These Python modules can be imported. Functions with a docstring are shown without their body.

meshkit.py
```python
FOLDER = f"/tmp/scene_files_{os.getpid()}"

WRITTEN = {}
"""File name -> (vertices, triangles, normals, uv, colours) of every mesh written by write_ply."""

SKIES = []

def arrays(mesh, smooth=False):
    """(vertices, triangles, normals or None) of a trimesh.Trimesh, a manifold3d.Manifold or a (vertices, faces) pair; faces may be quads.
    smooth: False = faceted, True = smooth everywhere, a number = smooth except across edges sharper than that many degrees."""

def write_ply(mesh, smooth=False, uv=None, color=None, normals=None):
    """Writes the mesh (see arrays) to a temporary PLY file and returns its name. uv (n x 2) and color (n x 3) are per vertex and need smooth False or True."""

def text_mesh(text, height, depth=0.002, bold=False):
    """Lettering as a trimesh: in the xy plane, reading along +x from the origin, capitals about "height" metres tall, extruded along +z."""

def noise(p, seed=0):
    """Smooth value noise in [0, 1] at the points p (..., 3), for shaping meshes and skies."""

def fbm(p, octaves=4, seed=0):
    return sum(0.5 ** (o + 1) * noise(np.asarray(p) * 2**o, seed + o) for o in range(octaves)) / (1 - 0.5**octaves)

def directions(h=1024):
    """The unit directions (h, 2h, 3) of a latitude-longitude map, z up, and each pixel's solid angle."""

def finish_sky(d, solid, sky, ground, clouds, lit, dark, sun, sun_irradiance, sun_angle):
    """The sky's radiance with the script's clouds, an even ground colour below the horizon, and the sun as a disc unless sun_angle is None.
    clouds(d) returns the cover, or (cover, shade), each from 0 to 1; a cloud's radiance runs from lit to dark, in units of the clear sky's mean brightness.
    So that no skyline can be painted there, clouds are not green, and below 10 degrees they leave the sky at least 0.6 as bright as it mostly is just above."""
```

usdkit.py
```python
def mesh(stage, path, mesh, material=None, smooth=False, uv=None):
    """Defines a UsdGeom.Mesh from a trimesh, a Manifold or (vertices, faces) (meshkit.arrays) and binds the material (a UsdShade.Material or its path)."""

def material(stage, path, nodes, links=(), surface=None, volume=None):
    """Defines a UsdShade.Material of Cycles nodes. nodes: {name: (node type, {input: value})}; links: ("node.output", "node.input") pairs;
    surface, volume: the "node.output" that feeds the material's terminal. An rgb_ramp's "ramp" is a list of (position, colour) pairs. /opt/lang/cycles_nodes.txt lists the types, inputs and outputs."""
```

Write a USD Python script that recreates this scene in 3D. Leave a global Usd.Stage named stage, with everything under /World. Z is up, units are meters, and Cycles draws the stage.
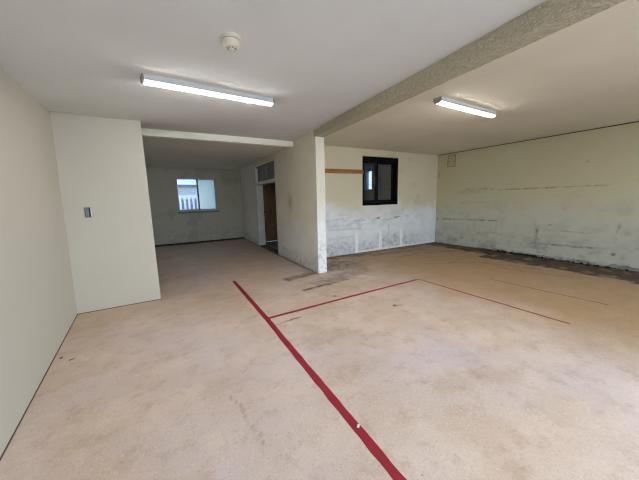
import math, random
import numpy as np, trimesh, usdkit, meshkit
from scipy.interpolate import RBFInterpolator
from shapely.geometry import Polygon
from pxr import Gf, Sdf, Usd, UsdGeom, UsdLux, UsdShade, Vt

stage = Usd.Stage.CreateInMemory()
UsdGeom.SetStageUpAxis(stage, "Z")
UsdGeom.SetStageMetersPerUnit(stage, 1.0)
UsdGeom.Xform.Define(stage, "/World")
UsdGeom.Scope.Define(stage, "/World/Looks")
rng = random.Random(7)

# ------------------------------------------------------------------ camera, sky, exposure
EXPOSURE = 0.04
SKY = 4.2
LAMP = 52.0
cam = UsdGeom.Camera.Define(stage, "/World/camera")
cam.CreateHorizontalApertureAttr(36.0)
cam.CreateFocalLengthAttr(36.0 * 275.63 / 639.0)
cam.CreateExposureAttr(EXPOSURE)
fw, rt, up = np.array([.4904, .8588, -.1494]), np.array([.8657, -.4994, -.0243]), np.array([.0954, .1174, .9885])
fw /= np.linalg.norm(fw); rt -= fw * (rt @ fw); rt /= np.linalg.norm(rt); up = np.cross(rt, fw)
m4 = np.eye(4); m4[0, :3], m4[1, :3], m4[2, :3], m4[3, :3] = rt, up, -fw, (0, 0, 1.35)
cam.AddTransformOp().Set(Gf.Matrix4d(*map(float, m4.ravel())))


class Link(str):
    pass


class Graph:
    """Collects shader nodes; a call adds one node and gives back one of its outputs."""
    def __init__(self):
        self.nodes, self.links = {}, []

    def __call__(self, kind, output, **inputs):
        name = f"n{len(self.nodes)}"
        plain = {}
        for k, v in inputs.items():
            if isinstance(v, Link):
                self.links.append((str(v), f"{name}.{k}"))
            else:
                plain[k] = v
        self.nodes[name] = (kind, plain)
        return Link(f"{name}.{output}")

    def math(self, op, a, b=0.5, c=0.0, clamp=False):
        return self("math", "value", math_type=op, value1=a, value2=b, value3=c, use_clamp=clamp)

    def mul(self, a, b): return self.math("multiply", a, b)
    def noise(self, scale, vector=None, detail=3.0, rough=.55, dist=0.0, out="fac"):
        return self("noise_texture", out, vector=vector or self.pos(), scale=scale, detail=detail, roughness=rough, distortion=dist)
    def pos(self, scale=(1, 1, 1)):
        p = self("texture_coordinate", "object")
        return p if scale == (1, 1, 1) else self("mapping", "vector", vector=p, scale=scale)
    def step(self, v, lo, hi, a=0.0, b=1.0):
        return self("map_range", "result", range_type="smoothstep", value=v, from_min=lo, from_max=hi, to_min=a, to_max=b, clamp=True)
    def mixc(self, fac, a, b, blend="mix"):
        return self("mix_color", "result", blend_type=blend, fac=fac, a=a, b=b)
    def attr(self, name): return self("attribute", "fac", attribute=name)
    def done(self, path, surface, volume=None):
        return usdkit.material(stage, "/World/Looks/" + path, self.nodes, self.links, surface=surface, volume=volume)
    def principled(self, path, **k):
        return self.done(path, self("principled_bsdf", "BSDF", **k))


def lin(r, g, b):
    return tuple(c / 12.92 if c <= .04045 else ((c + .055) / 1.055) ** 2.4 for c in (r / 255, g / 255, b / 255))


g = Graph()
sky = g("sky_texture", "color", sky_type="multiple_scattering", sun_disc=False, sun_elevation=math.radians(48), sun_rotation=math.radians(120), altitude=100.0, air_density=1.0, aerosol_density=1.5, ozone_density=1.0)
cl = g.step(g("noise_texture", "fac", vector=g("texture_coordinate", "generated"), scale=3.0, detail=6.0, roughness=.55), .38, .62)
sky = g.mixc(g.math("multiply_add", cl, .22, .78), g.mixc(1.0, sky, (.10, .10, .10), "multiply"), (.84, 1.0, 1.24))
sky_look = g.done("sky_look", g("background_shader", "background", color=sky, strength=SKY))
dome = UsdLux.DomeLight.Define(stage, "/World/sky")
dome.CreateIntensityAttr(1.0)
UsdShade.MaterialBindingAPI.Apply(dome.GetPrim()).Bind(sky_look)

# ------------------------------------------------------------------ materials
def plaster(path, cream, pale, zlo, zhi, bump=.35, dirt_col=lin(70, 72, 72), coarse=0.0):
    """Old painted plaster: two paint tones by height, mottling, grime and stains from the mesh's primvars."""
    g = Graph()
    p = g.pos()
    z = g("separate_xyz", "z", vector=p)
    n1 = g.noise(1.3, p, 4.0)
    fac = g.step(g.math("add", z, g.math("multiply_add", n1, .9, -.45)), zlo, zhi)
    col = g.mixc(fac, pale, cream)
    col = g.mixc(g.step(g.noise(2.6, p, 6.0, .65), .42, .72, 0.0, .22), col, tuple(c * .84 for c in cream))
    col = g.mixc(g.step(g.noise(24.0, p, 4.0, .7), .50, .75, 0.0, .16), col, tuple(c * .6 for c in pale))
    wear = g.noise(9.0, g.pos((1, 1, 1.8)), 6.0, .72)
    dm = g.math("multiply", g.attr("dirt"), g.step(wear, .25, .62, .15, .75), clamp=True)
    col = g.mixc(dm, col, dirt_col)
    bm = g.math("multiply", g.attr("brown"), g.step(g.noise(14.0, p, 5.0, .7), .25, .65, .3, 1.1), clamp=True)
    col = g.mixc(bm, col, lin(92, 70, 44))
    col = g.mixc(g.math("multiply", g.attr("clean"), g.step(g.noise(11.0, p, 4.0), .2, .5, .6, 1.0), clamp=True), col, lin(248, 248, 244))
    h = g.math("add", g.mul(g.noise(60.0, p, 4.0, .6), 1.0), g.mul(g.noise(9.0, p, 3.0, .5), 1.2 + coarse))
    nrm = g("bump", "normal", height=h, strength=bump, distance=.006 + .006 * coarse)
    return g.principled(path, base_color=col, roughness=.82, specular_ior_level=.25, normal=nrm)


def paint(path, rgb, rough=.6, mottling=.06, scale=6.0, bump=0.0, bscale=80.0, bdist=.003, spec=.4, metallic=0.0):
    """A plain painted, plastic or metal surface with slight tone variation."""
    g = Graph()
    n = g.noise(scale, g.pos(), 4.0)
    col = g.mixc(g.step(n, .3, .7), tuple(c * (1 - mottling) for c in rgb), tuple(min(1, c * (1 + mottling)) for c in rgb))
    k = dict(base_color=col, roughness=rough, specular_ior_level=spec, metallic=metallic)
    if bump:
        k["normal"] = g("bump", "normal", height=g.noise(bscale, g.pos(), 4.0, .6), strength=bump, distance=bdist)
    return g.principled(path, **k)


M = {}
M["left_wall"] = paint("left_wall_paint", lin(200, 194, 178), .7, .012, 1.5, .06, 120.0)
M["old_wall"] = plaster("old_wall_plaster", lin(220, 210, 179), lin(238, 241, 240), .75, 1.35)
M["right_wall"] = plaster("right_wall_plaster", lin(198, 189, 154), lin(194, 191, 172), .6, 1.5)
M["partition"] = plaster("partition_plaster", lin(234, 226, 202), lin(236, 234, 224), .3, 1.2)
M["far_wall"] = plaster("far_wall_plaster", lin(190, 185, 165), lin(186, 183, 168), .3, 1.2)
M["ceiling"] = paint("ceiling_paint", lin(224, 224, 221), .9, .03, 1.2, .45, 60.0, .008, .1)
M["ceiling_right"] = paint("ceiling_right_paint", lin(222, 213, 193), .9, .04, 1.0, .35, 55.0, .007, .1)
M["ceiling_far"] = paint("ceiling_far_paint", lin(222, 218, 204), .9, .04, 1.0, .3, 55.0, .006, .1)
M["header"] = paint("header_paint", lin(248, 245, 226), .4, .03, 4.0, .15, 60.0)
M["white_frame"] = paint("white_frame_paint", lin(214, 214, 206), .5, .06, 5.0)
M["aluminium"] = paint("aluminium", lin(120, 130, 138), .5, .05, 8.0)
M["aluminium_pale"] = paint("aluminium_pale", lin(186, 196, 204), .5, .05, 8.0)
M["black_frame"] = paint("black_frame_paint", lin(9, 9, 10), .5, .1, 5.0, spec=.12)
M["edge_gap"] = paint("edge_gap", lin(96, 82, 68), .9, .2, 9.0)
M["dark_gap"] = paint("dark_gap", lin(62, 54, 46), .9, .25, 9.0)
M["grey_frame"] = paint("grey_frame_paint", lin(128, 126, 118), .6, .12, 6.0)
M["transom_board"] = paint("transom_board_paint", lin(126, 130, 130), .6, .1, 6.0)
M["lamp_body"] = paint("lamp_body_enamel", lin(214, 216, 214), .4, .02)
M["lamp_cap"] = paint("lamp_cap_plastic", lin(150, 148, 142), .5, .03)
M["cream_plastic"] = paint("cream_plastic", lin(222, 216, 196), .45, .03)
M["dark_plastic"] = paint("dark_plastic", lin(58, 54, 48), .5, .05)
M["box_metal"] = paint("box_metal", lin(140, 146, 150), .45, .12, 60.0, metallic=.5)
M["plate_plastic"] = paint("plate_plastic", lin(232, 230, 220), .4, .02)
M["hatch_cover"] = paint("hatch_cover_paint", lin(182, 170, 134), .8, .04)
M["hatch_frame"] = paint("hatch_frame_paint", lin(112, 98, 72), .8, .1)
M["rubble"] = paint("rubble", lin(44, 36, 28), .95, .4, 40.0, .6, 90.0)
M["chip_white"] = paint("chip_white", lin(235, 230, 220), .7, .05)
M["chip_brown"] = paint("chip_brown", lin(134, 100, 74), .8, .2, 60.0)
M["chip_dark"] = paint("chip_dark", lin(70, 50, 36), .8, .2, 60.0)
M["back_wall"] = paint("back_room_wall", lin(196, 200, 200), .8, .12, 2.0)
M["concrete"] = paint("outside_concrete", lin(165, 162, 156), .9, .12, 1.5)
M["siding"] = paint("siding", lin(186, 194, 194), .7, .06, 3.0)
M["gutter"] = paint("gutter_plastic", lin(244, 246, 246), .4, .02)
M["roof_tile"] = paint("roof_tile", lin(170, 182, 206), .5, .1, 6.0)
M["fence_white"] = paint("fence_white", lin(238, 238, 240), .4, .02)
M["fence_back"] = paint("fence_backing", lin(132, 142, 164), .8, .15, 4.0)  # blue-grey panel behind the fence balusters

g = Graph()   # rough stippled beam
p = g.pos()
v = g("voronoi_texture", "distance", vector=p, scale=38.0, randomness=1.0)
h = g.math("add", g.mul(v, 1.0), g.noise(30.0, p, 5.0, .7))
col = g.mixc(g.step(g.noise(28.0, p, 5.0, .7), .42, .7, 0.0, .5), lin(184, 176, 152), lin(150, 142, 116))
col = g.mixc(g.attr("dirt"), col, lin(120, 112, 92))
col = g.mixc(g.step(v, .16, .26, .5, 0.0), col, lin(226, 220, 200))
M["beam"] = g.principled("beam_stipple", base_color=col, roughness=.85, specular_ior_level=.3, normal=g("bump", "normal", height=h, strength=.8, distance=.014))

g = Graph()   # worn painted concrete floor
p = g.pos()
col = g.mixc(g.step(g.noise(.55, p, 4.0), .35, .65), lin(202, 176, 150), lin(204, 187, 180))
col = g.mixc(g.step(g.noise(1.9, p, 6.0, .65), .42, .66, 0.0, .7), col, lin(218, 196, 178))
col = g.mixc(g.step(g.noise(1.1, g.pos((1, 1.3, 1)), 5.0, .6), .50, .68, 0.0, .5), col, lin(176, 150, 124))
col = g.mixc(g.attr("tan_shade"), col, lin(156, 122, 76))
col = g.mixc(g.step(g.noise(6.0, p, 7.0, .72), .48, .70, 0.0, .42), col, lin(164, 130, 102))
col = g.mixc(g.step(g.noise(75.0, p, 5.0, .75), .50, .70, 0.0, .42), col, lin(146, 114, 90))
col = g.mixc(g.step(g.noise(65.0, g.pos((1, .6, 1)), 5.0, .75), .52, .72, 0.0, .40), col, lin(236, 222, 208))
spots = g.math("multiply", g.step(g.noise(38.0, p, 2.0, .5), .70, .76, 0.0, .6), g.step(g.noise(1.1, p, 3.0), .45, .6), clamp=True)
col = g.mixc(spots, col, lin(110, 82, 64))
scr = g.math("multiply", g.step(g.noise(9.0, g.pos((6, .7, 1)), 3.0, .6, 1.5), .66, .72, 0.0, .35), g.step(g.noise(1.4, p, 3.0), .5, .62), clamp=True)
col = g.mixc(scr, col, lin(120, 96, 78))
dm = g.math("multiply", g.attr("dirt"), g.step(g.noise(6.0, p, 6.0, .75), .30, .60, .15, 1.2), clamp=True)
col = g.mixc(dm, col, lin(92, 72, 46))
bm = g.math("multiply", g.attr("brown"), g.step(g.noise(5.0, g.pos((1.5, .8, 1)), 6.0, .7), .25, .60, .6, 1.2), clamp=True)
col = g.mixc(bm, col, lin(66, 50, 33))
col = g.mixc(g.attr("grey"), col, lin(140, 138, 134))
h = g.math("add", g.noise(45.0, p, 4.0, .65), g.mul(g.noise(8.0, p, 4.0, .6), .8))
M["floor"] = g.principled("floor_concrete", base_color=col, roughness=g.step(g.noise(5.0, p, 4.0), .3, .7, .5, .65), specular_ior_level=.3, normal=g("bump", "normal", height=h, strength=.22, distance=.005))

def tape(path, a, b, wear_to):
    g = Graph()
    p = g.pos()
    col = g.mixc(g.step(g.noise(6.0, p, 5.0, .7), .35, .7), a, b)
    col = g.mixc(g.step(g.noise(26.0, p, 4.0, .7), .56, .72, 0.0, .45), col, wear_to)
    return g.principled(path, base_color=col, roughness=.5, specular_ior_level=.35)
M["tape"] = tape("red_tape", lin(150, 28, 42), lin(136, 26, 40), lin(120, 50, 48))
M["tape_thin"] = tape("worn_red_tape", lin(140, 50, 46), lin(118, 50, 42), lin(130, 92, 70))
M["line_dark"] = tape("dark_line", lin(86, 66, 48), lin(104, 82, 60), lin(150, 122, 96))

def wood(path, a, b, scale, axis):
    g = Graph()
    s = [14.0, 14.0, 14.0]; s[axis] = 1.2
    p = g.pos(tuple(s))
    col = g.mixc(g.step(g.noise(scale, p, 5.0, .6, 1.0), .35, .68), a, b)
    return g.principled(path, base_color=col, roughness=.5, specular_ior_level=.35)
M["batten"] = wood("batten_wood", lin(176, 122, 62), lin(146, 94, 44), 1.6, 0)
M["brown_door"] = wood("brown_door_wood", lin(168, 136, 104), lin(142, 112, 84), 1.2, 2)

g = Graph()   # diffuser: gives off light
M["diffuser"] = g.principled("lamp_diffuser", base_color=(.9, .9, .9), roughness=.4, emission_color=(1.0, 1.0, 1.0), emission_strength=LAMP)

def pane(path, tint, refl=1.0):
    g = Graph()
    f = g.math("multiply", g("fresnel", "fac", IOR=1.5), refl, clamp=True)
    return g.done(path, g("mix_closure", "closure", fac=f, closure1=g("transparent_bsdf", "BSDF", color=tint), closure2=g("glossy_bsdf", "BSDF", color=(1, 1, 1), roughness=.02)))
M["glass"] = pane("window_glass", (.62, .66, .70), .4)
M["glass_dim"] = pane("dim_glass", (.74, .78, .82), .5)
g = Graph()
n = g.noise(40.0, g.pos(), 3.0)
tb = g("translucent_bsdf", "BSDF", color=g.mixc(n, (.30, .37, .36), (.36, .42, .41)))
M["frosted"] = g.done("frosted_glass", g("mix_closure", "closure", fac=.12, closure1=tb, closure2=g("glossy_bsdf", "BSDF", color=(1, 1, 1), roughness=.25)))

# ------------------------------------------------------------------ prim helpers
def numbered(name, parent):
    k, n = 0, name
    while stage.GetPrimAtPath(f"{parent}/{n}"):
        k += 1
        n = f"{name}_{k:03d}"
    return f"{parent}/{n}"


def tag(x, label=None, category=None, group=None, kind=None):
    p = x.GetPrim() if hasattr(x, "GetPrim") else x
    for k, v in (("label", label), ("category", category), ("group", group), ("kind", kind)):
        if v:
            p.SetCustomDataByKey(k, v)
    return x


def thing(name, label, category, group=None, kind=None, loc=(0, 0, 0), rz=0.0):
    x = UsdGeom.Xform.Define(stage, numbered(name, "/World"))
    x.AddTranslateOp().Set(Gf.Vec3d(*map(float, loc)))
    x.AddRotateZOp().Set(float(rz))
    return tag(x, label, category, group, kind)


def obj(name, mesh, mat, parent=None, smooth=False, attrs=None, **t):
    base = "/World" if parent is None else str(parent.GetPath())
    m = usdkit.mesh(stage, numbered(name, base), mesh, M[mat] if isinstance(mat, str) else mat, smooth=smooth)
    for k, a in (attrs or {}).items():
        UsdGeom.PrimvarsAPI(m).CreatePrimvar(k, Sdf.ValueTypeNames.FloatArray, "vertex").Set(Vt.FloatArray.FromNumpy(np.asarray(a, np.float32)))
    return tag(m, **t)


def box(x0, x1, y0, y1, z0, z1):
    m = trimesh.creation.box((x1 - x0, y1 - y0, z1 - z0))
    m.apply_translation(((x0 + x1) / 2, (y0 + y1) / 2, (z0 + z1) / 2))
    return m


def rbox(x0, x1, y0, y1, z0, z1, r=.004):
    """A box with chamfered edges."""
    pts = []
    for sx in (0, 1):
        for sy in (0, 1):
            for sz in (0, 1):
                c = np.array([(x0, x1)[sx], (y0, y1)[sy], (z0, z1)[sz]], float)
                i = np.array([1 - 2 * sx, 1 - 2 * sy, 1 - 2 * sz]) * r
                for k in range(3):
                    q = c + i
                    q[k] = c[k]
                    pts.append(q)
    return trimesh.convex.convex_hull(np.array(pts))


def join(*ms):
    return trimesh.util.concatenate(ms)


def prism_x(poly, x0, x1):
    """A (y, z) outline extruded along x."""
    m = trimesh.creation.extrude_polygon(Polygon(poly), x1 - x0)
    v = m.vertices.copy()
    m.vertices = np.stack([v[:, 2] + x0, v[:, 0], v[:, 1]], 1)
    m.fix_normals()
    return m


def quads(n_u, n_z):
    a = np.arange(n_u * n_z).reshape(n_u, n_z)
    return np.stack([a[:-1, :-1], a[1:, :-1], a[1:, 1:], a[:-1, 1:]], -1).reshape(-1, 4)


def smoothstep(x, a, b):
    t = np.clip((x - a) / (b - a), 0, 1)
    return t * t * (3 - 2 * t)


def wall(name, p0, p1, z0, z1, thick, mat, holes=(), step=(.04, .04), painter=None, lean=(0, 0), **t):
    """A wall from p0 to p1 (the seen face; the body lies on the right of p0->p1), holes as (u0, u1, z0, z1), with painted primvars on the seen face."""
    p0, p1 = np.array(p0, float), np.array(p1, float)
    L = np.linalg.norm(p1 - p0)
    d = (p1 - p0) / L
    n = np.array([d[1], -d[0]])
    us, zs = sorted({0, L, *[h[0] for h in holes], *[h[1] for h in holes]}), sorted({z0, z1, *[h[2] for h in holes], *[h[3] for h in holes]})
    fine = lambda a, s: np.unique(np.concatenate([np.linspace(x, y, max(1, math.ceil((y - x) / s)) + 1) for x, y in zip(a[:-1], a[1:])]).round(5))
    U, Z = fine(us, step[0]), fine(zs, step[1])

    def solid(u, z):
        ok = np.ones(np.broadcast(u, z).shape, bool)
        for h in holes:
            ok &= ~((u > h[0]) & (u < h[1]) & (z > h[2]) & (z < h[3]))
        return ok

    def at(u, z, off):
        k = (z - z0) / (z1 - z0)
        return np.stack([p0[0] + d[0] * u + n[0] * off + lean[0] * k, p0[1] + d[1] * u + n[1] * off + lean[1] * k, z], -1)

    uu, zz = np.meshgrid(U, Z, indexing="ij")
    V = [at(uu.ravel(), zz.ravel(), 0.0)]
    q = quads(len(U), len(Z))
    cu, cz = (U[:-1, None] + U[1:, None]) / 2, (Z[None, :-1] + Z[None, 1:]) / 2
    F = [q[solid(cu, cz).ravel()]]
    attrs = painter(uu.ravel(), zz.ravel(), V[0]) if painter else {}
    nf = len(V[0])
    us, zs = np.array(us), np.array(zs)
    base = nf
    ok = solid((us[:-1, None] + us[1:, None]) / 2, (zs[None, :-1] + zs[None, 1:]) / 2)

    def quad(a, b, c, e):
        nonlocal base
        V.append(np.array([a, b, c, e]))
        F.append(np.arange(base, base + 4)[None])
        base += 4
    for i in range(len(us) - 1):
        for j in range(len(zs) - 1):
            if not ok[i, j]:
                continue
            P = lambda a, b, o: at(np.array(us[a]), np.array(zs[b]), o)
            quad(P(i, j, thick), P(i, j + 1, thick), P(i + 1, j + 1, thick), P(i + 1, j, thick))
            for a, b, (i2, j2) in (((i, j), (i, j + 1), (i - 1, j)), ((i + 1, j + 1), (i + 1, j), (i + 1, j)), ((i + 1, j), (i, j), (i, j - 1)), ((i, j + 1), (i + 1, j + 1), (i, j + 1))):
                if 0 <= i2 < len(us) - 1 and 0 <= j2 < len(zs) - 1 and ok[i2, j2]:
                    continue
                quad(P(*a, 0.0), P(*b, 0.0), P(*b, thick), P(*a, thick))
    V, F = np.vstack(V), np.vstack(F)
    attrs = {k: np.concatenate([a, np.zeros(len(V) - nf)]) for k, a in attrs.items()}
    return obj(name, (V, F), mat, attrs=attrs, kind="structure", **t)


def seg(px, py, a, b, w):
    """1 on the segment a-b, falling to 0 at distance w."""
    a, b = np.array(a, float), np.array(b, float)
    d = b - a
    t = np.clip(((px - a[0]) * d[0] + (py - a[1]) * d[1]) / (d @ d), 0, 1)
    return 1 - smoothstep(np.hypot(px - a[0] - d[0] * t, py - a[1] - d[1] * t), w * .35, w)


def fb(u, z, s, seed, octaves=4):
    return meshkit.fbm(np.stack([u * s, z * s, np.zeros_like(u)], -1), octaves, seed)


# ------------------------------------------------------------------ the room's lines
SX0, SX1 = -.45, 4.6                                # wide open shutter in it
YF = -1.5                                            # inner face of the front wall, behind the camera
PX = lambda y: 2.383 + .0231 * (y - 4.235)          # left face of partition and beam
WYB = lambda x: 5.332 - .019 * (x - 3.264)          # window wall
RXW = lambda y: 6.906 + .0109 * (y - 5.263)         # right wall
BEAM_W = .174
pts = np.array([(-1.0, 4.325, 2.388), (-.104, 4.349, 2.385), (-.94, 3.1, 2.33), (-.11, 5.16, 2.475), (1.2, 5.16, 2.477), (2.42, 5.16, 2.477), (2.38, 4.2, 2.50), (2.38, 3.48, 2.524), (2.36, 1.94, 2.56), (2.33, .995, 2.588),
                (-.02, 2.855, 2.413), (1.22, 3.09, 2.466), (.53, 2.06, 2.45), (-.85, 1.6, 2.33), (-.7, -1.6, 2.36), (2.2, -1.6, 2.62), (.6, 0, 2.47), (.6, 4.3, 2.43)])
_c = RBFInterpolator(pts[:, :2], pts[:, 2], smoothing=.004, kernel="thin_plate_spline")
zmain = lambda x, y: _c(np.stack([np.ravel(x), np.ravel(y)], 1)).reshape(np.shape(x))
zright = lambda x, y: 2.5016 - .006 * np.asarray(x) + .001 * np.asarray(y)
zbeam = lambda x, y: 2.4818 - .0201 * (.496 * x + .868 * y)

# ------------------------------------------------------------------ floor
FX, FY = np.arange(-1.3, 7.15, .02), np.arange(-1.66, 9.95, .02)
xx, yy = np.meshgrid(FX, FY, indexing="ij")
x, y = xx.ravel(), yy.ravel()
wob = (fb(x, y, 2.2, 3) - .5)
wob2 = (fb(x, y, 9.0, 5) - .5)
inner = np.where(y > 3.43, 6.30, 5.95) + .22 * wob + .22 * wob2
brown = smoothstep(x, inner - .02, inner + .05) * (y < 5.4)
brown = brown * (1 - .55 * smoothstep(fb(x, y, 7.0, 11), .55, .72)) * (.72 + .75 * fb(x * .6, y * 1.6, 3.0, 9))
wl = WYB(x) - y
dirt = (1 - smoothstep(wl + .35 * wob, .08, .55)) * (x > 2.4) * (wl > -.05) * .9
dirt = np.maximum(dirt, (1 - smoothstep(np.hypot((x - 2.95) / .75, (y - 4.55) / .55) + 1.0 * wob, .35, 1.1)) * .75)
dirt = np.maximum(dirt, seg(x + .15 * wob, y + .2 * wob, (1.80, 4.26), (2.45, 4.36), .13) * .7)
dirt = np.maximum(dirt, smoothstep(x, 4.2, 5.8) * smoothstep(y + .6 * wob, 3.6, 4.9) * (y < WYB(x)) * .3)
dirt = np.maximum(dirt, seg(x, y + .05 * wob2, (1.76, 3.56), (2.6, 3.66), .06) * .8)
dirt = np.maximum(dirt, seg(x, y + .15 * wob, (2.2, 3.75), (3.0, 3.95), .30) * .42)
dirt = np.maximum(dirt, seg(x, y + .15 * wob, (3.1, 4.0), (3.6, 4.7), .35) * .35)
for a, b, w, k in (((.97, 2.70), (1.30, 2.74), .016, .8), ((5.0, 3.4), (5.5, 3.5), .04, .3), ((4.5, 3.65), (5.3, 3.2), .035, .4), ((5.35, 2.7), (5.6, 1.6), .04, .5), ((5.5, 4.3), (6.2, 4.1), .16, .4),
                   ((4.6, 4.4), (5.6, 4.5), .09, .4), ((5.4, 3.2), (5.8, 2.2), .07, .4), ((2.44, 2.40), (2.52, 2.38), .05, .3), ((1.98, 3.12), (2.05, 3.05), .04, .3), ((4.2, 4.9), (5.8, 4.75), .18, .55),
                   ((.30, 1.85), (.38, 1.35), .008, .4)):
    dirt = np.maximum(dirt, seg(x + .06 * wob2, y + .06 * wob2, a, b, w) * k)
fy = 9.787 - y
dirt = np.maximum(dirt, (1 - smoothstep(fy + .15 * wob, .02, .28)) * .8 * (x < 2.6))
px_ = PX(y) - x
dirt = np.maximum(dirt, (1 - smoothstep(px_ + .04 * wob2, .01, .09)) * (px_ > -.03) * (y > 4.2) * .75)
tan_shade = smoothstep(x + .5 * wob, 2.5, 4.2) * .85  # tan floor tone; on the right it also paints in shade beyond the opening
tan_shade = np.maximum(tan_shade, smoothstep(y + 1.2 * wob, 2.4, 5.0) * .30)
grey = ((x > PX(y) + .05) & (y > WYB(x) + .05)).astype(float)
gr = quads(len(FX), len(FY))
top = np.stack([x, y, np.zeros_like(x)], -1)
nb = len(top)
x0, x1, y0, y1 = FX[0], FX[-1], FY[0], FY[-1]
vb = np.array([(x0, y0, -.15), (x1, y0, -.15), (x1, y1, -.15), (x0, y1, -.15), (x0, y0, 0), (x1, y0, 0), (x1, y1, 0), (x0, y1, 0)])
fbm_ = np.array([(3, 2, 1, 0), (0, 1, 5, 4), (1, 2, 6, 5), (2, 3, 7, 6), (3, 0, 4, 7)]) + nb
pad = lambda a: np.concatenate([a, np.zeros(8)])
obj("floor", (np.vstack([top, vb]), np.vstack([gr, fbm_])), "floor", attrs=dict(dirt=pad(dirt), brown=pad(brown), tan_shade=pad(tan_shade), grey=pad(grey)),
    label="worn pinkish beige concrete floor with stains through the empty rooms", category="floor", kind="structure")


def ceiling(name, xs, ys, zf, mat, top=2.72, **t):
    X, Y = np.meshgrid(xs, ys, indexing="ij")
    n = X.size
    low = np.stack([X, Y, zf(X, Y)], -1).reshape(-1, 3)
    q = quads(len(xs), len(ys))[:, ::-1]
    high = low.copy(); high[:, 2] = top
    idx = np.arange(n).reshape(len(xs), len(ys))
    rim = np.concatenate([idx[:, 0], idx[-1, 1:], idx[-2::-1, -1], idx[0, -2:0:-1]])
    nx_ = np.roll(rim, -1)
    side = np.stack([rim, nx_, nx_ + n, rim + n], 1)
    return obj(name, (np.vstack([low, high]), np.vstack([q, q[:, ::-1] + n, side])), mat, smooth=30, kind="structure", **t)


ceiling("ceiling", np.linspace(-1.25, 2.42, 40), np.linspace(YF - .14, 5.22, 70), zmain, "ceiling", label="textured grey-white plaster ceiling left of the beam, with smoke detector", category="ceiling")
ceiling("ceiling", np.linspace(2.38, 7.1, 12), np.linspace(YF - .14, 5.45, 14), zright, "ceiling_right", label="beige plaster ceiling over the right-hand bay, right of the beam", category="ceiling")
ceiling("ceiling", np.linspace(-1.4, 2.62, 8), np.linspace(5.21, 9.95, 8), lambda x, y: 2.394 + 0 * x, "ceiling_far", label="shaded ceiling of the far left room behind the header", category="ceiling")
ceiling("ceiling", np.linspace(2.55, 7.1, 4), np.linspace(5.4, 8.7, 4), lambda x, y: 2.42 + 0 * x, "back_wall", label="dim ceiling of the back room beyond the doorway", category="ceiling")
obj("roof", box(-1.6, 7.3, YF - .2, 10.15, 2.74, 2.9), "concrete", label="unseen flat concrete roof slab added over all the rooms against light leaks", category="roof", kind="structure")  # out-of-view slab put in to keep daylight from leaking past the ceilings

# ------------------------------------------------------------------ walls
H = 2.735
d = np.array([.136, -2.331]); d /= np.linalg.norm(d)
A, B = np.array([-1.013, 4.325]), np.array([-.11, 4.349])
L0 = A + d * 5.9
wall("wall_left", A - d * .05, L0, 0, H, .14, "left_wall", lean=(.05, 0), label="clean smooth beige wall along the left side", category="wall")
wall("wall_center", A + (A - B) * .15, B, 0, H, -.12, "left_wall", label="smooth beige end wall facing us, with metal outlet box", category="wall")


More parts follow.
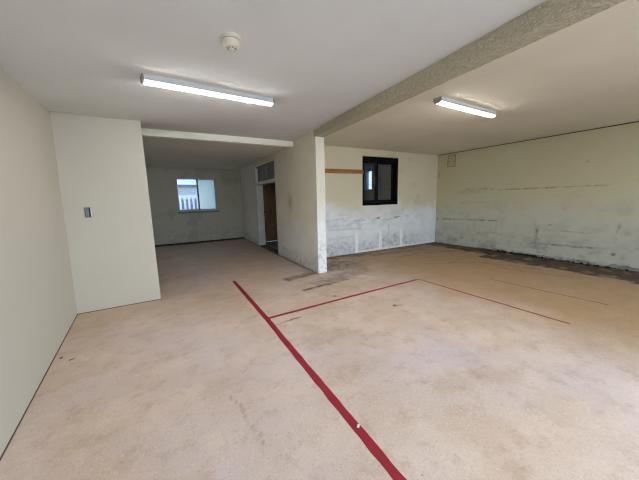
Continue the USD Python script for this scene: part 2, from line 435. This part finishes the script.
def paint_partition(u, z, P):
    y = P[:, 1]
    w = fb(u, z, 5, 21); w2 = fb(u, z, 18, 22)
    dirt = (1 - smoothstep(z + .35 * (w - .5), .02, .42)) * .55 * (w2 + .35)
    dirt = np.maximum(dirt, (1 - smoothstep(z, 0, .03)) * .8)
    dirt = np.maximum(dirt, smoothstep(w, .45, .85) * .10)
    dirt = np.maximum(dirt, (1 - smoothstep(z + .3 * (w - .5), .05, .5)) * (1 - smoothstep(y, 4.3, 4.9)) * .55)
    brown = (1 - smoothstep(np.hypot((y - 5.45) / .22, (z - 1.27) / .28) + 1.2 * (w - .5), .2, 1.0)) * .5
    brown = np.maximum(brown, (1 - smoothstep(np.abs(y - 6.27), 0, .05)) * smoothstep(w2, .45, .7) * .4)
    return dict(dirt=dirt, brown=brown, clean=np.zeros_like(u))


pe = np.array([PX(4.235), 4.235]); pf = np.array([PX(9.79), 9.79])
LP = np.linalg.norm(pf - pe)
DU0, DU1 = 6.33 - 4.235, 8.0 - 4.235
wall("wall_partition", pf, pe, 0, H, -BEAM_W, "partition", holes=[(LP - DU1, LP - DU0, -.01, 2.27)], step=(.03, .03), painter=paint_partition,
     label="mottled plaster partition between the left room and right bay, with doorway", category="wall")


def paint_column(u, z, P):
    w = fb(u, z, 9, 31); w2 = fb(u, z, 26, 32)
    dirt = (1 - smoothstep(z + .5 * (w - .5), .1, 1.0)) * smoothstep(w2, .42, .66) * .8
    dirt = np.maximum(dirt, (1 - smoothstep(z, 0, .03)) * .6)
    dirt = np.maximum(dirt, smoothstep(w2, .58, .75) * .22)
    return dict(dirt=dirt, brown=np.zeros_like(u), clean=np.full_like(u, .35))


cx0 = PX(4.235)
wall("trim", (cx0, 4.231), (cx0 + BEAM_W, 4.231), 0, float(zbeam(2.47, 4.235)), -.02, "old_wall", step=(.012, .02), painter=paint_column,
     label="narrow pale plaster end face of the partition below the beam", category="pillar")


def paint_window_wall(u, z, P):
    x = P[:, 0]
    w = fb(u, z, 3, 41); w2 = fb(u, z, 16, 42); w3 = fb(u * .8, z * 1.6, 9, 43)
    dirt = (1 - smoothstep(z + .45 * (w - .5), .05, .55)) * (.36 + .42 * smoothstep(w2, .38, .7))
    band = np.exp(-((z - .78 - .12 * (w - .5)) / .20) ** 2) * (.04 + .34 * smoothstep(w3, .40, .75))
    dirt = np.maximum(dirt, band)
    for a, b, k, wd in (((4.72, .82), (4.80, .83), 1.0, .03), ((5.28, .80), (5.48, .83), .9, .025), ((4.0, .80), (4.35, .79), .5, .02), ((5.0, .74), (5.2, .80), .55, .02), ((3.4, .84), (3.7, .86), .5, .02), ((3.3, .62), (4.2, .60), .35, .03), ((3.3, .40), (4.0, .42), .35, .03), ((5.1, .62), (5.15, .2), .3, .04)):
        dirt = np.maximum(dirt, seg(x, z + .03 * (w2 - .5), a, b, wd) * k)
    dirt = dirt * (1 - smoothstep(x, 5.75, 6.5) * .7)
    dirt = np.maximum(dirt, (1 - smoothstep(z + .05 * (w2 - .5), .0, .05)) * .7 * (np.abs(x - 4.9) > 1.1))
    clean = np.zeros_like(u)
    for xc in (4.08, 4.825, 5.555):
        k = (1 - smoothstep(np.abs(x - xc + .02 * (w2 - .5)), .040, .058)) * (1 - smoothstep(z + .2 * (w - .5), .42, .58))
        clean = np.maximum(clean, k * .9)
    clean = np.maximum(clean, (1 - smoothstep(z + .03 * (w2 - .5), .035, .07)) * smoothstep(x, 4.0, 4.3) * .6)
    return dict(dirt=dirt * (1 - .8 * clean), brown=smoothstep(w, .62, .8) * .12, clean=clean)


WX0, WX1, WZ0, WZ1 = 4.258, 5.378, 1.15, 2.306
wa, wb = np.array([2.50, WYB(2.50)]), np.array([7.0, WYB(7.0)])
k = np.linalg.norm(wb - wa) / (wb[0] - wa[0])
wall("wall_back", wa, wb, 0, H, -.16, "old_wall", holes=[((WX0 - 2.5) * k, (WX1 - 2.5) * k, WZ0, WZ1)], step=(.02, .015), painter=paint_window_wall,
     label="stained cream plaster wall with the black window", category="wall")


def paint_right(u, z, P):
    y = P[:, 1]
    w = fb(u, z, 3, 51); w2 = fb(u, z, 14, 52); w3 = fb(u, z * 1.3, 6, 53, 6)
    j = .015 * (w2 - .5)
    dirt = (1 - smoothstep(z + .5 * (w - .5), .1, .8)) * (.15 + .5 * smoothstep(w3, .40, .75))
    dirt = np.maximum(dirt, smoothstep(w3, .45, .8) * .22 * (1 - smoothstep(z, .9, 1.5)))
    rag = .035 + .11 * np.clip(w2 - .45, 0, 1) + .05 * (fb(y * 1.0, 0 * y, 6, 58) - .3)
    dirt = np.maximum(dirt, (z < rag * smoothstep(4.6 - y, 0, 1.2)) * .95)  # ragged dark band painted for the gap under the broken plaster edge
    S = lambda a, b, wd, k: seg(y, z + j, a, b, wd) * k * (.45 + .9 * smoothstep(w2, .35, .6))
    for a, b, wd, k in (((5.02, .695), (3.565, .725), .026, .75), ((4.5, 1.139), (3.75, 1.16), .02, .28), ((2.61, .587), (1.9, .592), .022, .4), ((2.80, .294), (1.66, .32), .035, .65), ((3.5, .40), (2.7, .33), .02, .35),
                        ((2.73, .66), (2.75, .30), .035, .6), ((2.737, .60), (2.737, .56), .05, .9), ((1.568, .249), (1.572, .245), .05, 1.0), ((1.536, .78), (1.536, .70), .028, .8), ((1.55, .70), (1.57, .3), .012, .35), ((1.37, .055), (1.371, .05), .035, .9),
                        ((2.45, .70), (2.55, .69), .035, .4), ((2.9, 2.1), (3.9, 2.05), .012, .15), ((2.05, 1.9), (2.06, 1.9), .03, .4), ((5.2, 1.95), (5.2, 1.86), .03, .6), ((5.2, .75), (5.2, .66), .035, .7), ((4.6, .45), (3.4, .42), .03, .3), ((3.57, .72), (3.56, .3), .015, .35), ((2.3, 2.5), (2.35, .45), .03, .0)):
        dirt = np.maximum(dirt, S(a, b, wd, k))
    brown = np.zeros_like(u)
    for a, b, wd, k in (((3.60, 1.448), (1.712, 1.458), .018, .42), ((2.9, 1.45), (2.2, 1.45), .012, .3), ((4.35, 1.49), (3.7, 1.475), .04, .28), ((4.6, 1.42), (3.9, 1.43), .06, .14)):
        brown = np.maximum(brown, S(a, b, wd, k))
    return dict(dirt=dirt, brown=brown, clean=np.zeros_like(u))


ra, rb = np.array([RXW(5.45), 5.45]), np.array([RXW(YF - .1), YF - .1])
wall("wall_right", ra, rb, 0, H, -.16, "right_wall", step=(.02, .01), painter=paint_right, label="long cream plaster wall on the right with scuff lines and grime", category="wall")


def paint_far(u, z, P):
    w = fb(u, z, 3, 61); w2 = fb(u, z, 14, 62)
    dirt = (1 - smoothstep(z + .5 * (w - .5), .1, .7)) * smoothstep(w2, .4, .7) * .4
    return dict(dirt=dirt, brown=smoothstep(w, .55, .8) * .25, clean=np.zeros_like(u))


VX0, VX1, VZ0, VZ1 = .505, 1.668, 1.035, 2.078
wall("wall_far", (-1.4, 9.787), (2.60, 9.787), 0, H, -.16, "far_wall", holes=[(VX0 + 1.4, VX1 + 1.4, VZ0, VZ1)], painter=paint_far, label="shaded wall of the far left room with the bright window", category="wall")
wall("wall_far_left", (-1.25, 4.3), (-1.25, 9.85), 0, H, -.14, "far_wall", label="left wall of the far room, hidden behind the smooth end wall", category="wall")
wall("wall_front", (7.05, YF), (-1.2, YF), 0, H, -.16, "old_wall", holes=[(.45, 1.75, 1.05, 2.2), (7.05 - SX1, 7.05 - SX0, -.01, 2.3)], label="front wall behind the camera with a wide open shutter and an added high opening to brighten the right wall", category="wall")  # the high opening is added, out of view, to light the right wall
# back room seen through the doorway and the black window
wall("wall_back_room", (2.60, 8.5), (7.05, 8.5), 0, H, -.12, "back_wall", holes=[(.16, 1.06, -.01, 2.0)], label="dim grey wall at the end of the back room", category="wall")
wall("wall_back_room_right", (6.95, 8.6), (6.95, 5.30), 0, H, -.14, "back_wall", holes=[(.14, .47, 1.62, 2.34)], label="dim grey side wall of the back room with small window", category="wall")

# beam: continues the partition's left face towards the camera
ys = np.linspace(YF - .1, 4.30, 300)
ring = []
for yv in ys:
    xl, xr = PX(yv), PX(yv) + BEAM_W
    ring.append([(xl, yv, 2.72)] + [(xl, yv, zz_) for zz_ in np.linspace(2.6, float(zbeam(xl, yv)) + .006, 8)] + [(xl + .006, yv, float(zbeam(xl, yv)))] + [(a, yv, float(zbeam(a, yv))) for a in np.linspace(xl + .02, xr - .02, 9)]
                + [(xr - .006, yv, float(zbeam(xr, yv))), (xr, yv, float(zbeam(xr, yv)) + .006), (xr, yv, 2.72)])
ring = np.array(ring)
nr, ns = ring.shape[:2]
flat = ring.reshape(-1, 3).copy()
b1 = meshkit.fbm(flat * 26, 3, 71) - .5
inside = (flat[:, 2] < 2.65)
flat[:, 2] += b1 * .010 * inside
flat[:, 0] += (meshkit.fbm(flat * 26, 3, 72) - .5) * .010 * inside
ia = np.arange(nr * ns).reshape(nr, ns)
F = np.stack([ia[:-1], ia[1:], np.roll(ia, -1, 1)[1:], np.roll(ia, -1, 1)[:-1]], -1).reshape(-1, 4)
caps = np.array([(ia[e, 0], ia[e, i], ia[e, i + 1], ia[e, i + 1]) for e in (0, -1) for i in range(1, ns - 1)])
obj("trim", (flat, np.vstack([F, caps])), "beam", smooth=40, attrs=None, label="rough stippled ceiling beam running from the partition overhead", category="beam", kind="structure")
obj("trim", box(-.35, PX(5.2) + .02, 5.16, 5.262, 2.372, 2.60), "header", label="pale painted header beam across the opening to the far room", category="beam", kind="structure")

# solid strips, coloured as the shade of gaps at wall feet and right ceiling
bl = trimesh.creation.extrude_polygon(Polygon([A + np.array([.006, 0]), L0 + np.array([.006, 0]), L0 - np.array([.01, 0]), A - np.array([.01, 0])]), .007)
obj("gap_strip_left", bl, "edge_gap", label="thin strip coloured as the dark gap under the clean left wall", category="gap_strip", kind="structure")
bs = trimesh.creation.extrude_polygon(Polygon([A + np.array([0, -.006]), B + np.array([0, -.006]), B + np.array([0, .01]), A + np.array([0, .01])]), .007)
obj("gap_strip_center", bs, "edge_gap", label="thin strip coloured as the dark gap under the smooth end wall", category="gap_strip", kind="structure")
obj("gap_strip_far", box(-1.2, 2.52, 9.765, 9.79, 0, .05), "dark_gap", label="strip coloured as the dark gap at the foot of the far window wall", category="gap_strip", kind="structure")
yy_ = np.linspace(5.26, YF, 60)
st = np.vstack([[RXW(v) - .012, v] for v in yy_] + [[RXW(v) + .01, v] for v in yy_[::-1]])
tr = trimesh.creation.extrude_polygon(Polygon(st), .012)
v_ = tr.vertices.copy(); v_[:, 2] += zright(v_[:, 0], v_[:, 1]) - .013; tr.vertices = v_
obj("trim", tr, "dark_gap", label="thin strip coloured as the shadow gap where the right wall meets the ceiling", category="trim", kind="structure")

# ------------------------------------------------------------------ far window: two sliding aluminium sashes
w1 = thing("window_1", "bright two-pane sliding window in the far left room", "window", kind="structure", loc=(VX0, 9.787, VZ0))
W, Hh = VX1 - VX0, VZ1 - VZ0
fr = join(box(0, .014, .01, .11, 0, Hh), box(W - .014, W, .01, .11, 0, Hh), box(0, W, .01, .11, Hh - .014, Hh), box(0, W, .01, .11, 0, .03))
obj("window_frame", fr, "aluminium_pale", w1)
mid = 1.115 - VX0
for x0_, x1_, yo, gm in ((.012, mid + .02, .035, "glass"), (mid - .02, W - .012, .07, "frosted")):
    s = obj("sash", join(box(x0_, x0_ + .022, yo, yo + .025, .03, Hh - .012), box(x1_ - .022, x1_, yo, yo + .025, .03, Hh - .012), box(x0_, x1_, yo, yo + .025, .03, .065), box(x0_, x1_, yo, yo + .025, Hh - .035, Hh - .012)), "aluminium_pale", w1)
    obj("pane", box(x0_ + .02, x1_ - .02, yo + .010, yo + .015, .06, Hh - .03), gm, s, **({"label": "frosted window pane"} if gm == "frosted" else {}))
obj("meeting_stile", box(mid - .024, mid + .024, .030, .036, .02, Hh - .012), "aluminium", w1, label="dark middle stile of the window")
obj("lock", rbox(mid - .015, mid + .015, .015, .034, .46, .53), "dark_plastic", w1)
obj("window_sill", rbox(-.03, W + .05, -.045, .02, -.055, 0, .006), "grey_frame", w1)

# black window looking into the back room
w2 = thing("window_2", "small black-framed two-pane window above the stained wall foot", "window", kind="structure", loc=(WX0, WYB(WX0), WZ0), rz=math.degrees(math.atan(-.019)))
W, Hh = WX1 - WX0, WZ1 - WZ0
fr = join(rbox(0, .045, -.02, .14, 0, Hh), rbox(W - .065, W, -.02, .14, 0, Hh), rbox(0, W, -.02, .14, Hh - .10, Hh), rbox(0, W, -.02, .14, 0, .075))
obj("window_frame", fr, "black_frame", w2)
obj("trim_strip", join(box(W + .004, W + .016, -.012, .02, -.01, Hh + .01), box(-.01, W + .016, -.012, .02, Hh + .004, Hh + .014)), "grey_frame", w2, label="thin grey sealing strip around the black frame")
for x0_, x1_, yo in ((.03, .50, .02), (.43, W - .05, .06)):
    s = obj("sash", join(rbox(x0_, x0_ + .05, yo, yo + .03, .05, Hh - .08), rbox(x1_ - .075, x1_, yo, yo + .03, .05, Hh - .08), rbox(x0_, x1_, yo, yo + .03, .05, .125), rbox(x0_, x1_, yo, yo + .03, Hh - .145, Hh - .08)), "black_frame", w2)
    obj("pane", box(x0_ + .045, x1_ - .07, yo + .012, yo + .017, .12, Hh - .14), "glass_dim", s)

# small window of the back room
w3 = thing("window_3", "small daylit window seen through the left pane of the black window", "window", kind="structure", loc=(6.95, 8.13, 1.62))
obj("window_frame", join(box(.02, .1, -.01, .015, 0, .72), box(.02, .1, .315, .34, 0, .72), box(.02, .1, -.01, .34, 0, .025), box(.02, .1, -.01, .34, .695, .72)), "aluminium", w3)
obj("pane", box(.05, .055, .0, .33, .02, .70), "glass_dim", w3)

# ------------------------------------------------------------------ doorway with transom in the partition
ang = math.degrees(math.atan2(-.0231, 1))
d1 = thing("door_1", "open doorway with two-pane transom in the plaster partition", "doorway", kind="structure", loc=(PX(6.33), 6.33, 0), rz=ang)
WD, T = 1.67, BEAM_W
obj("jamb", box(-.012, T + .01, WD - .10, WD + .012, 0, 2.27), "white_frame", d1, label="white far door jamb")
obj("jamb", box(.01, T + .01, -.01, .03, 0, 2.27), "grey_frame", d1)
obj("head", rbox(-.015, T, 0, WD, 1.765, 1.845), "white_frame", d1, label="pale door head under the transom")
obj("transom_frame", join(box(.02, .10, 0, WD, 2.22, 2.27), box(.02, .10, 0, .03, 1.84, 2.27)), "grey_frame", d1)
obj("mullion", box(.005, .10, .68, .73, 1.84, 2.24), "grey_frame", d1, label="grey post between the transom panes")
obj("transom_pane", box(.055, .062, .03, .68, 1.84, 2.22), "transom_board", d1, label="grey board closing the transom")
obj("transom_pane", box(.055, .062, .73, WD - .10, 1.84, 2.22), "transom_board", d1, label="grey board closing the transom")
obj("threshold", box(-.004, T, 0, WD - .1, 0, .012), "edge_gap", d1)
d2 = thing("door_2", "brown wooden door at the end of the back room", "door", kind="structure", loc=(2.77, 8.5, 0))
obj("door_frame", join(box(-.01, .03, -.015, .10, 0, 2.0), box(.86, .90, -.015, .10, 0, 2.0), box(-.01, .90, -.015, .10, 1.96, 2.0)), "brown_door", d2)
lf = obj("door_leaf", rbox(.03, .86, .02, .055, .01, 1.96), "brown_door", d2)
kn = trimesh.creation.icosphere(2, .03); kn.apply_scale((1, .8, 1)); kn.apply_translation((.10, -.01, .98))
kr = trimesh.creation.cylinder(.012, .05, sections=12); kr.apply_transform(trimesh.transformations.rotation_matrix(math.pi / 2, (1, 0, 0))); kr.apply_translation((.10, .01, .98))
obj("handle", join(kn, kr), "dark_plastic", lf, smooth=40)
obj("wall_reveal_panel", box(2.56, 2.78, 8.44, 8.5, 0, 2.4), "brown_door", label="narrow brown wood panel beside the brown door", category="panel", kind="structure")

# ------------------------------------------------------------------ ceiling lamps
def lamp(label, a, b, zf):
    """A batten lamp whose near upper edge runs from a to b on the ceiling."""
    a, b = np.array(a, float), np.array(b, float)
    za, zb = float(zf(a[0], a[1])), float(zf(b[0], b[1]))
    Ln = float(np.linalg.norm(b - a))
    t = thing("ceiling_light", label, "ceiling light", "linear ceiling lights")
    t.ClearXformOpOrder()
    e = np.array([*(b - a), zb - za]); e /= np.linalg.norm(e)
    n = np.cross((0, 0, 1), e); n /= np.linalg.norm(n)
    w = np.cross(e, n)
    mm = np.eye(4); mm[0, :3], mm[1, :3], mm[2, :3], mm[3, :3] = e, n, w, (*a, za)
    t.AddTransformOp().Set(Gf.Matrix4d(*map(float, mm.ravel())))
    Wd = .100
    obj("base", prism_x([(0, .004), (Wd, .004), (Wd, -.036), (Wd - .003, -.046), (.003, -.046), (0, -.036)], .004, Ln - .004), "lamp_body", t)
    prof = [(.012, -.042), (.014, -.051), (.021, -.060), (.033, -.065), (.050, -.0665), (.067, -.065), (.079, -.060), (.086, -.051), (.088, -.042)]
    obj("diffuser", prism_x(prof, .014, Ln - .014), "diffuser", t, smooth=50)
    for s in (0, 1):
        x0_ = -.002 if s == 0 else Ln - .010
        obj("end_cap", prism_x([(-.002, .002), (Wd + .002, .002), (Wd + .002, -.036), (Wd - .008, -.056), (Wd / 2 + .02, -.064), (Wd / 2 - .02, -.064), (.008, -.056), (-.002, -.036)], x0_, x0_ + .012), "lamp_cap", t)
    return t


lamp("long lit linear ceiling light left of the beam, near the smoke detector", (-.023, 2.855), (1.224, 3.09), lambda x, y: zmain(np.array([x]), np.array([y]))[0])
lamp("lit linear ceiling light right of the beam, over the marked floor area", (2.95, 2.236), (4.187, 2.269), zright)

# ------------------------------------------------------------------ smoke detector
zc = float(zmain(np.array([.53]), np.array([2.075]))[0])
t = thing("smoke_detector", "round cream smoke detector on the ceiling above the left light", "smoke detector", loc=(.53, 2.075, zc))
rev = lambda prof, n=48: trimesh.creation.revolve(np.array(prof, float), sections=n)
obj("base", rev([(0, .008), (.066, .008), (.066, -.014), (.060, -.022), (0, -.022)]), "cream_plastic", t, smooth=40)
obj("groove", rev([(0, -.020), (.056, -.020), (.056, -.028), (0, -.028)]), "dark_plastic", t, smooth=40)
obj("dome", rev([(0, -.026), (.058, -.026), (.058, -.040), (.054, -.054), (.044, -.066), (.030, -.073), (0, -.074)]), "cream_plastic", t, smooth=40)
for k_ in range(8):
    s_ = box(-.003, .003, .022, .033, -.0748, -.066)
    s_.apply_transform(trimesh.transformations.rotation_matrix(k_ * math.pi / 4, (0, 0, 1)))
    obj("vent_slot", s_, "dark_plastic", t)
obj("sensor_cap", rev([(0, -.072), (.018, -.072), (.017, -.080), (.010, -.084), (0, -.085)], 24), "cream_plastic", t, smooth=40)

# ------------------------------------------------------------------ outlet box, switch, batten, hatch
t = thing("outlet_box", "small open metal outlet box on the smooth left end wall", "outlet", loc=(-.762, 4.3308, 1.25))
obj("back_plate", rbox(-.036, .036, -.004, .003, -.064, .064, .002), "box_metal", t)
obj("strap", join(rbox(-.030, .006, -.010, -.003, -.056, .056, .002), rbox(-.024, 0, -.016, -.008, .008, .040, .003), rbox(-.024, 0, -.016, -.008, -.040, -.008, .003)), "aluminium", t)
obj("slot", rbox(.008, .024, -.0065, -.002, -.056, .056, .001), "dark_plastic", t, label="dark open side of the box")
obj("rim", rbox(.024, .034, -.014, -.002, -.060, .060, .002), "plate_plastic", t, label="pale rim at the right of the box")
for sz in (-.052, .052):
    sc = trimesh.creation.cylinder(.004, .006, sections=10); sc.apply_transform(trimesh.transformations.rotation_matrix(math.pi / 2, (1, 0, 0))); sc.apply_translation((-.012, -.011, sz))
    obj("screw", sc, "dark_plastic", t)

t = thing("light_switch", "small white light switch on the partition before the doorway", "light switch", loc=(PX(5.88), 5.88, 1.13), rz=ang)
obj("plate", rbox(-.010, .002, -.036, .036, -.06, .06, .003), "plate_plastic", t)
obj("rocker", rbox(-.014, -.008, -.014, .014, -.026, .026, .002), "cream_plastic", t)

t = thing("wooden_batten", "orange-brown wooden batten nailed across the wall left of the black window", "batten", loc=(2.57, WYB(2.57), 1.948), rz=math.degrees(math.atan(-.019)))
obj("board", rbox(0, 1.70, -.024, .0, -.046, .046, .003), "batten", t)
for nx in (.75, 1.1, 1.6):
    nl = trimesh.creation.cylinder(.006, .006, sections=8); nl.apply_transform(trimesh.transformations.rotation_matrix(math.pi / 2, (1, 0, 0))); nl.apply_translation((nx, -.025, .01))
    obj("nail", nl, "dark_plastic", t)

t = thing("access_hatch", "faint square access hatch high on the right wall by the back corner", "hatch", loc=(RXW(4.83), 4.83, 2.25))
obj("cover", rbox(-.008, .004, -.10, .10, -.14, .15, .002), "hatch_cover", t)
obj("frame", join(box(-.011, .002, -.112, -.10, -.15, .16), box(-.011, .002, .10, .112, -.15, .16), box(-.011, .002, -.112, .112, .15, .16), box(-.011, .002, -.112, .112, -.15, -.14)), "hatch_frame", t, label="thin dark hatch frame")

# ------------------------------------------------------------------ lines on the floor
def strip(name, pts, w, mat, label, seed, rough=.004, step=.03):
    """A flat tape strip along a polyline, with slightly uneven edges."""
    P = [np.array(p, float) for p in pts]
    out, wd = [], []
    for a, b in zip(P[:-1], P[1:]):
        n = max(2, int(np.linalg.norm(b - a) / step))
        out += [a + (b - a) * s for s in np.linspace(0, 1, n, endpoint=False)]
    out.append(P[-1]); out = np.array(out)
    tg = np.gradient(out, axis=0); tg /= np.linalg.norm(tg, axis=1, keepdims=True)
    nm = np.stack([-tg[:, 1], tg[:, 0]], 1)
    s = np.cumsum(np.r_[0, np.linalg.norm(np.diff(out, axis=0), axis=1)])
    jl = (meshkit.fbm(np.stack([s * 9, s * 0, s * 0], 1), 4, seed) - .5) * 2 * rough
    jr = (meshkit.fbm(np.stack([s * 9, s * 0, s * 0], 1), 4, seed + 1) - .5) * 2 * rough
    l, r = out + nm * (w / 2 + jl)[:, None], out - nm * (w / 2 + jr)[:, None]
    n = len(out); zt = .0014
    V = np.vstack([np.c_[l, np.full(n, zt)], np.c_[r, np.full(n, zt)], np.c_[l, np.full(n, -.0005)], np.c_[r, np.full(n, -.0005)]])
    i = np.arange(n - 1)
    F = np.vstack([np.stack([i + n, i + n + 1, i + 1, i], 1), np.stack([i, i + 1, i + 1 + 2 * n, i + 2 * n], 1), np.stack([i + n + 1, i + n, i + 3 * n, i + 1 + 3 * n], 1), np.stack([i + 2 * n, i + 1 + 2 * n, i + 1 + 3 * n, i + 3 * n], 1),
                   [[0, 2 * n, 3 * n, n], [n - 1, 2 * n - 1, 4 * n - 1, 3 * n - 1]]])
    return obj(name, (V, F), mat, label=label, category="floor line")


strip("floor_line", [(.853, .0), (.877, .81), (.909, 1.966), (.940, 2.93), (.966, 4.655)], .056, "tape", "broad dark red tape line running from the foreground up the floor", 81, .005)
strip("floor_line", [(.97, 2.912), (2.2, 2.965), (3.52, 2.998)], .046, "tape", "red tape line crossing the floor from the broad line to the corner", 83, .004)
strip("floor_line", [(3.52, 2.998), (3.555, 2.985), (3.566, 2.95), (3.566, 2.0), (3.568, 1.055)], .026, "tape_thin", "thin worn brownish red line running towards the right wall side", 85, .005)
strip("floor_line", [(4.494, 2.335), (4.52, 1.7), (4.552, 1.022)], .017, "line_dark", "thin dark brown line on the floor nearest the right wall", 87, .004)

# ------------------------------------------------------------------ small debris
def chip(name, loc, size, mat, label, cat, seed, rz=0.0):
    r = np.random.default_rng(seed)
    p = r.uniform(-1, 1, (14, 3)) * np.array(size) / 2
    p[:, 2] = np.abs(p[:, 2]) * 1.0
    m = trimesh.convex.convex_hull(p)
    m.apply_transform(trimesh.transformations.rotation_matrix(rz, (0, 0, 1)))
    m.apply_translation((loc[0], loc[1], loc[2] - m.bounds[0, 2]))
    return obj(name, m, mat, label=label, category=cat)


chip("paint_chip", (.899, 1.167, .0015), (.036, .022, .006), "chip_white", "tiny white chip lying on the broad red line", "chip", 3, .9)
chip("wood_crumb", (-.892, 3.13, 0), (.030, .022, .012), "chip_dark", "dark crumb nearest the left wall foot", "crumb", 5)
chip("wood_crumb", (-.80, 3.05, 0), (.045, .018, .008), "chip_dark", "flat dark crumb just right of the one at the left wall foot", "crumb", 6, .5)
chip("wood_crumb", (2.44, 2.40, 0), (.085, .045, .006), "chip_brown", "brown flake on the floor inside the red-lined corner", "crumb", 8, .3)
chip("wood_crumb", (2.00, 3.09, 0), (.06, .04, .008), "chip_brown", "brown flake beside the red crossing line", "crumb", 9, .8)
r = np.random.default_rng(12)
cr = []
for k_ in range(230):
    yv = 3.9 - 2.6 * r.beta(1.1, 1.4)
    s = r.uniform(.012, .05) * (1.3 if 2.7 < yv < 3.5 else .8)
    m = trimesh.convex.convex_hull(r.normal(0, 1, (10, 3)))
    m.apply_scale(s / m.extents.max()); m.apply_scale((1, 1.3, .8))
    m.apply_translation((RXW(yv) - abs(r.normal(0, .05)) - s * .4, yv, -m.bounds[0, 2]))
    cr.append(m)
obj("rubble", join(*cr), "rubble", label="dark crumbled plaster debris along the foot of the right wall", category="debris", kind="stuff")

# ------------------------------------------------------------------ outside
obj("ground", box(-14, 20, -16, 26, -.30, -.155), "concrete", label="concrete yard around the building", category="ground", kind="structure")
t = thing("neighbour_house", "grey clapboard house seen through the far window", "house", loc=(0, 13.2, -.16))
obj("wall", box(-3, 7, .03, 3, 0, 2.35), "siding", t)
for k_ in range(11):
    zb = 1.05 + k_ * .11
    obj("plank", prism_x([(.03, zb), (0, zb), (.02, zb + .115), (.03, zb + .115)], -3, 7), "siding", t)
obj("gutter", prism_x([(-.28, 2.22), (-.16, 2.20), (-.10, 2.24), (-.10, 2.31), (-.28, 2.31)], -3.3, 7.3), "gutter", t)
obj("eave", box(-3.3, 7.3, -.24, .05, 2.29, 2.33), "gutter", t)
obj("roof", prism_x([(-.28, 2.33), (1.5, 3.2), (3.3, 2.33)], -3.3, 7.3), "roof_tile", t)
t = thing("white_fence", "white baluster fence outside the far window", "fence", loc=(0, 11.6, -.16))
for k_ in range(15):
    xk = .2 + k_ * .15
    obj("baluster", rbox(xk, xk + .066, 0, .03, .1, 1.72, .006), "fence_white", t)
obj("rail", rbox(.1, 2.5, .03, .06, 1.66, 1.74), "fence_white", t)
obj("rail", rbox(.1, 2.5, .03, .06, .2, .28), "fence_white", t)
obj("backing", box(.1, 2.5, .10, .12, 0, 1.60), "fence_back", t)
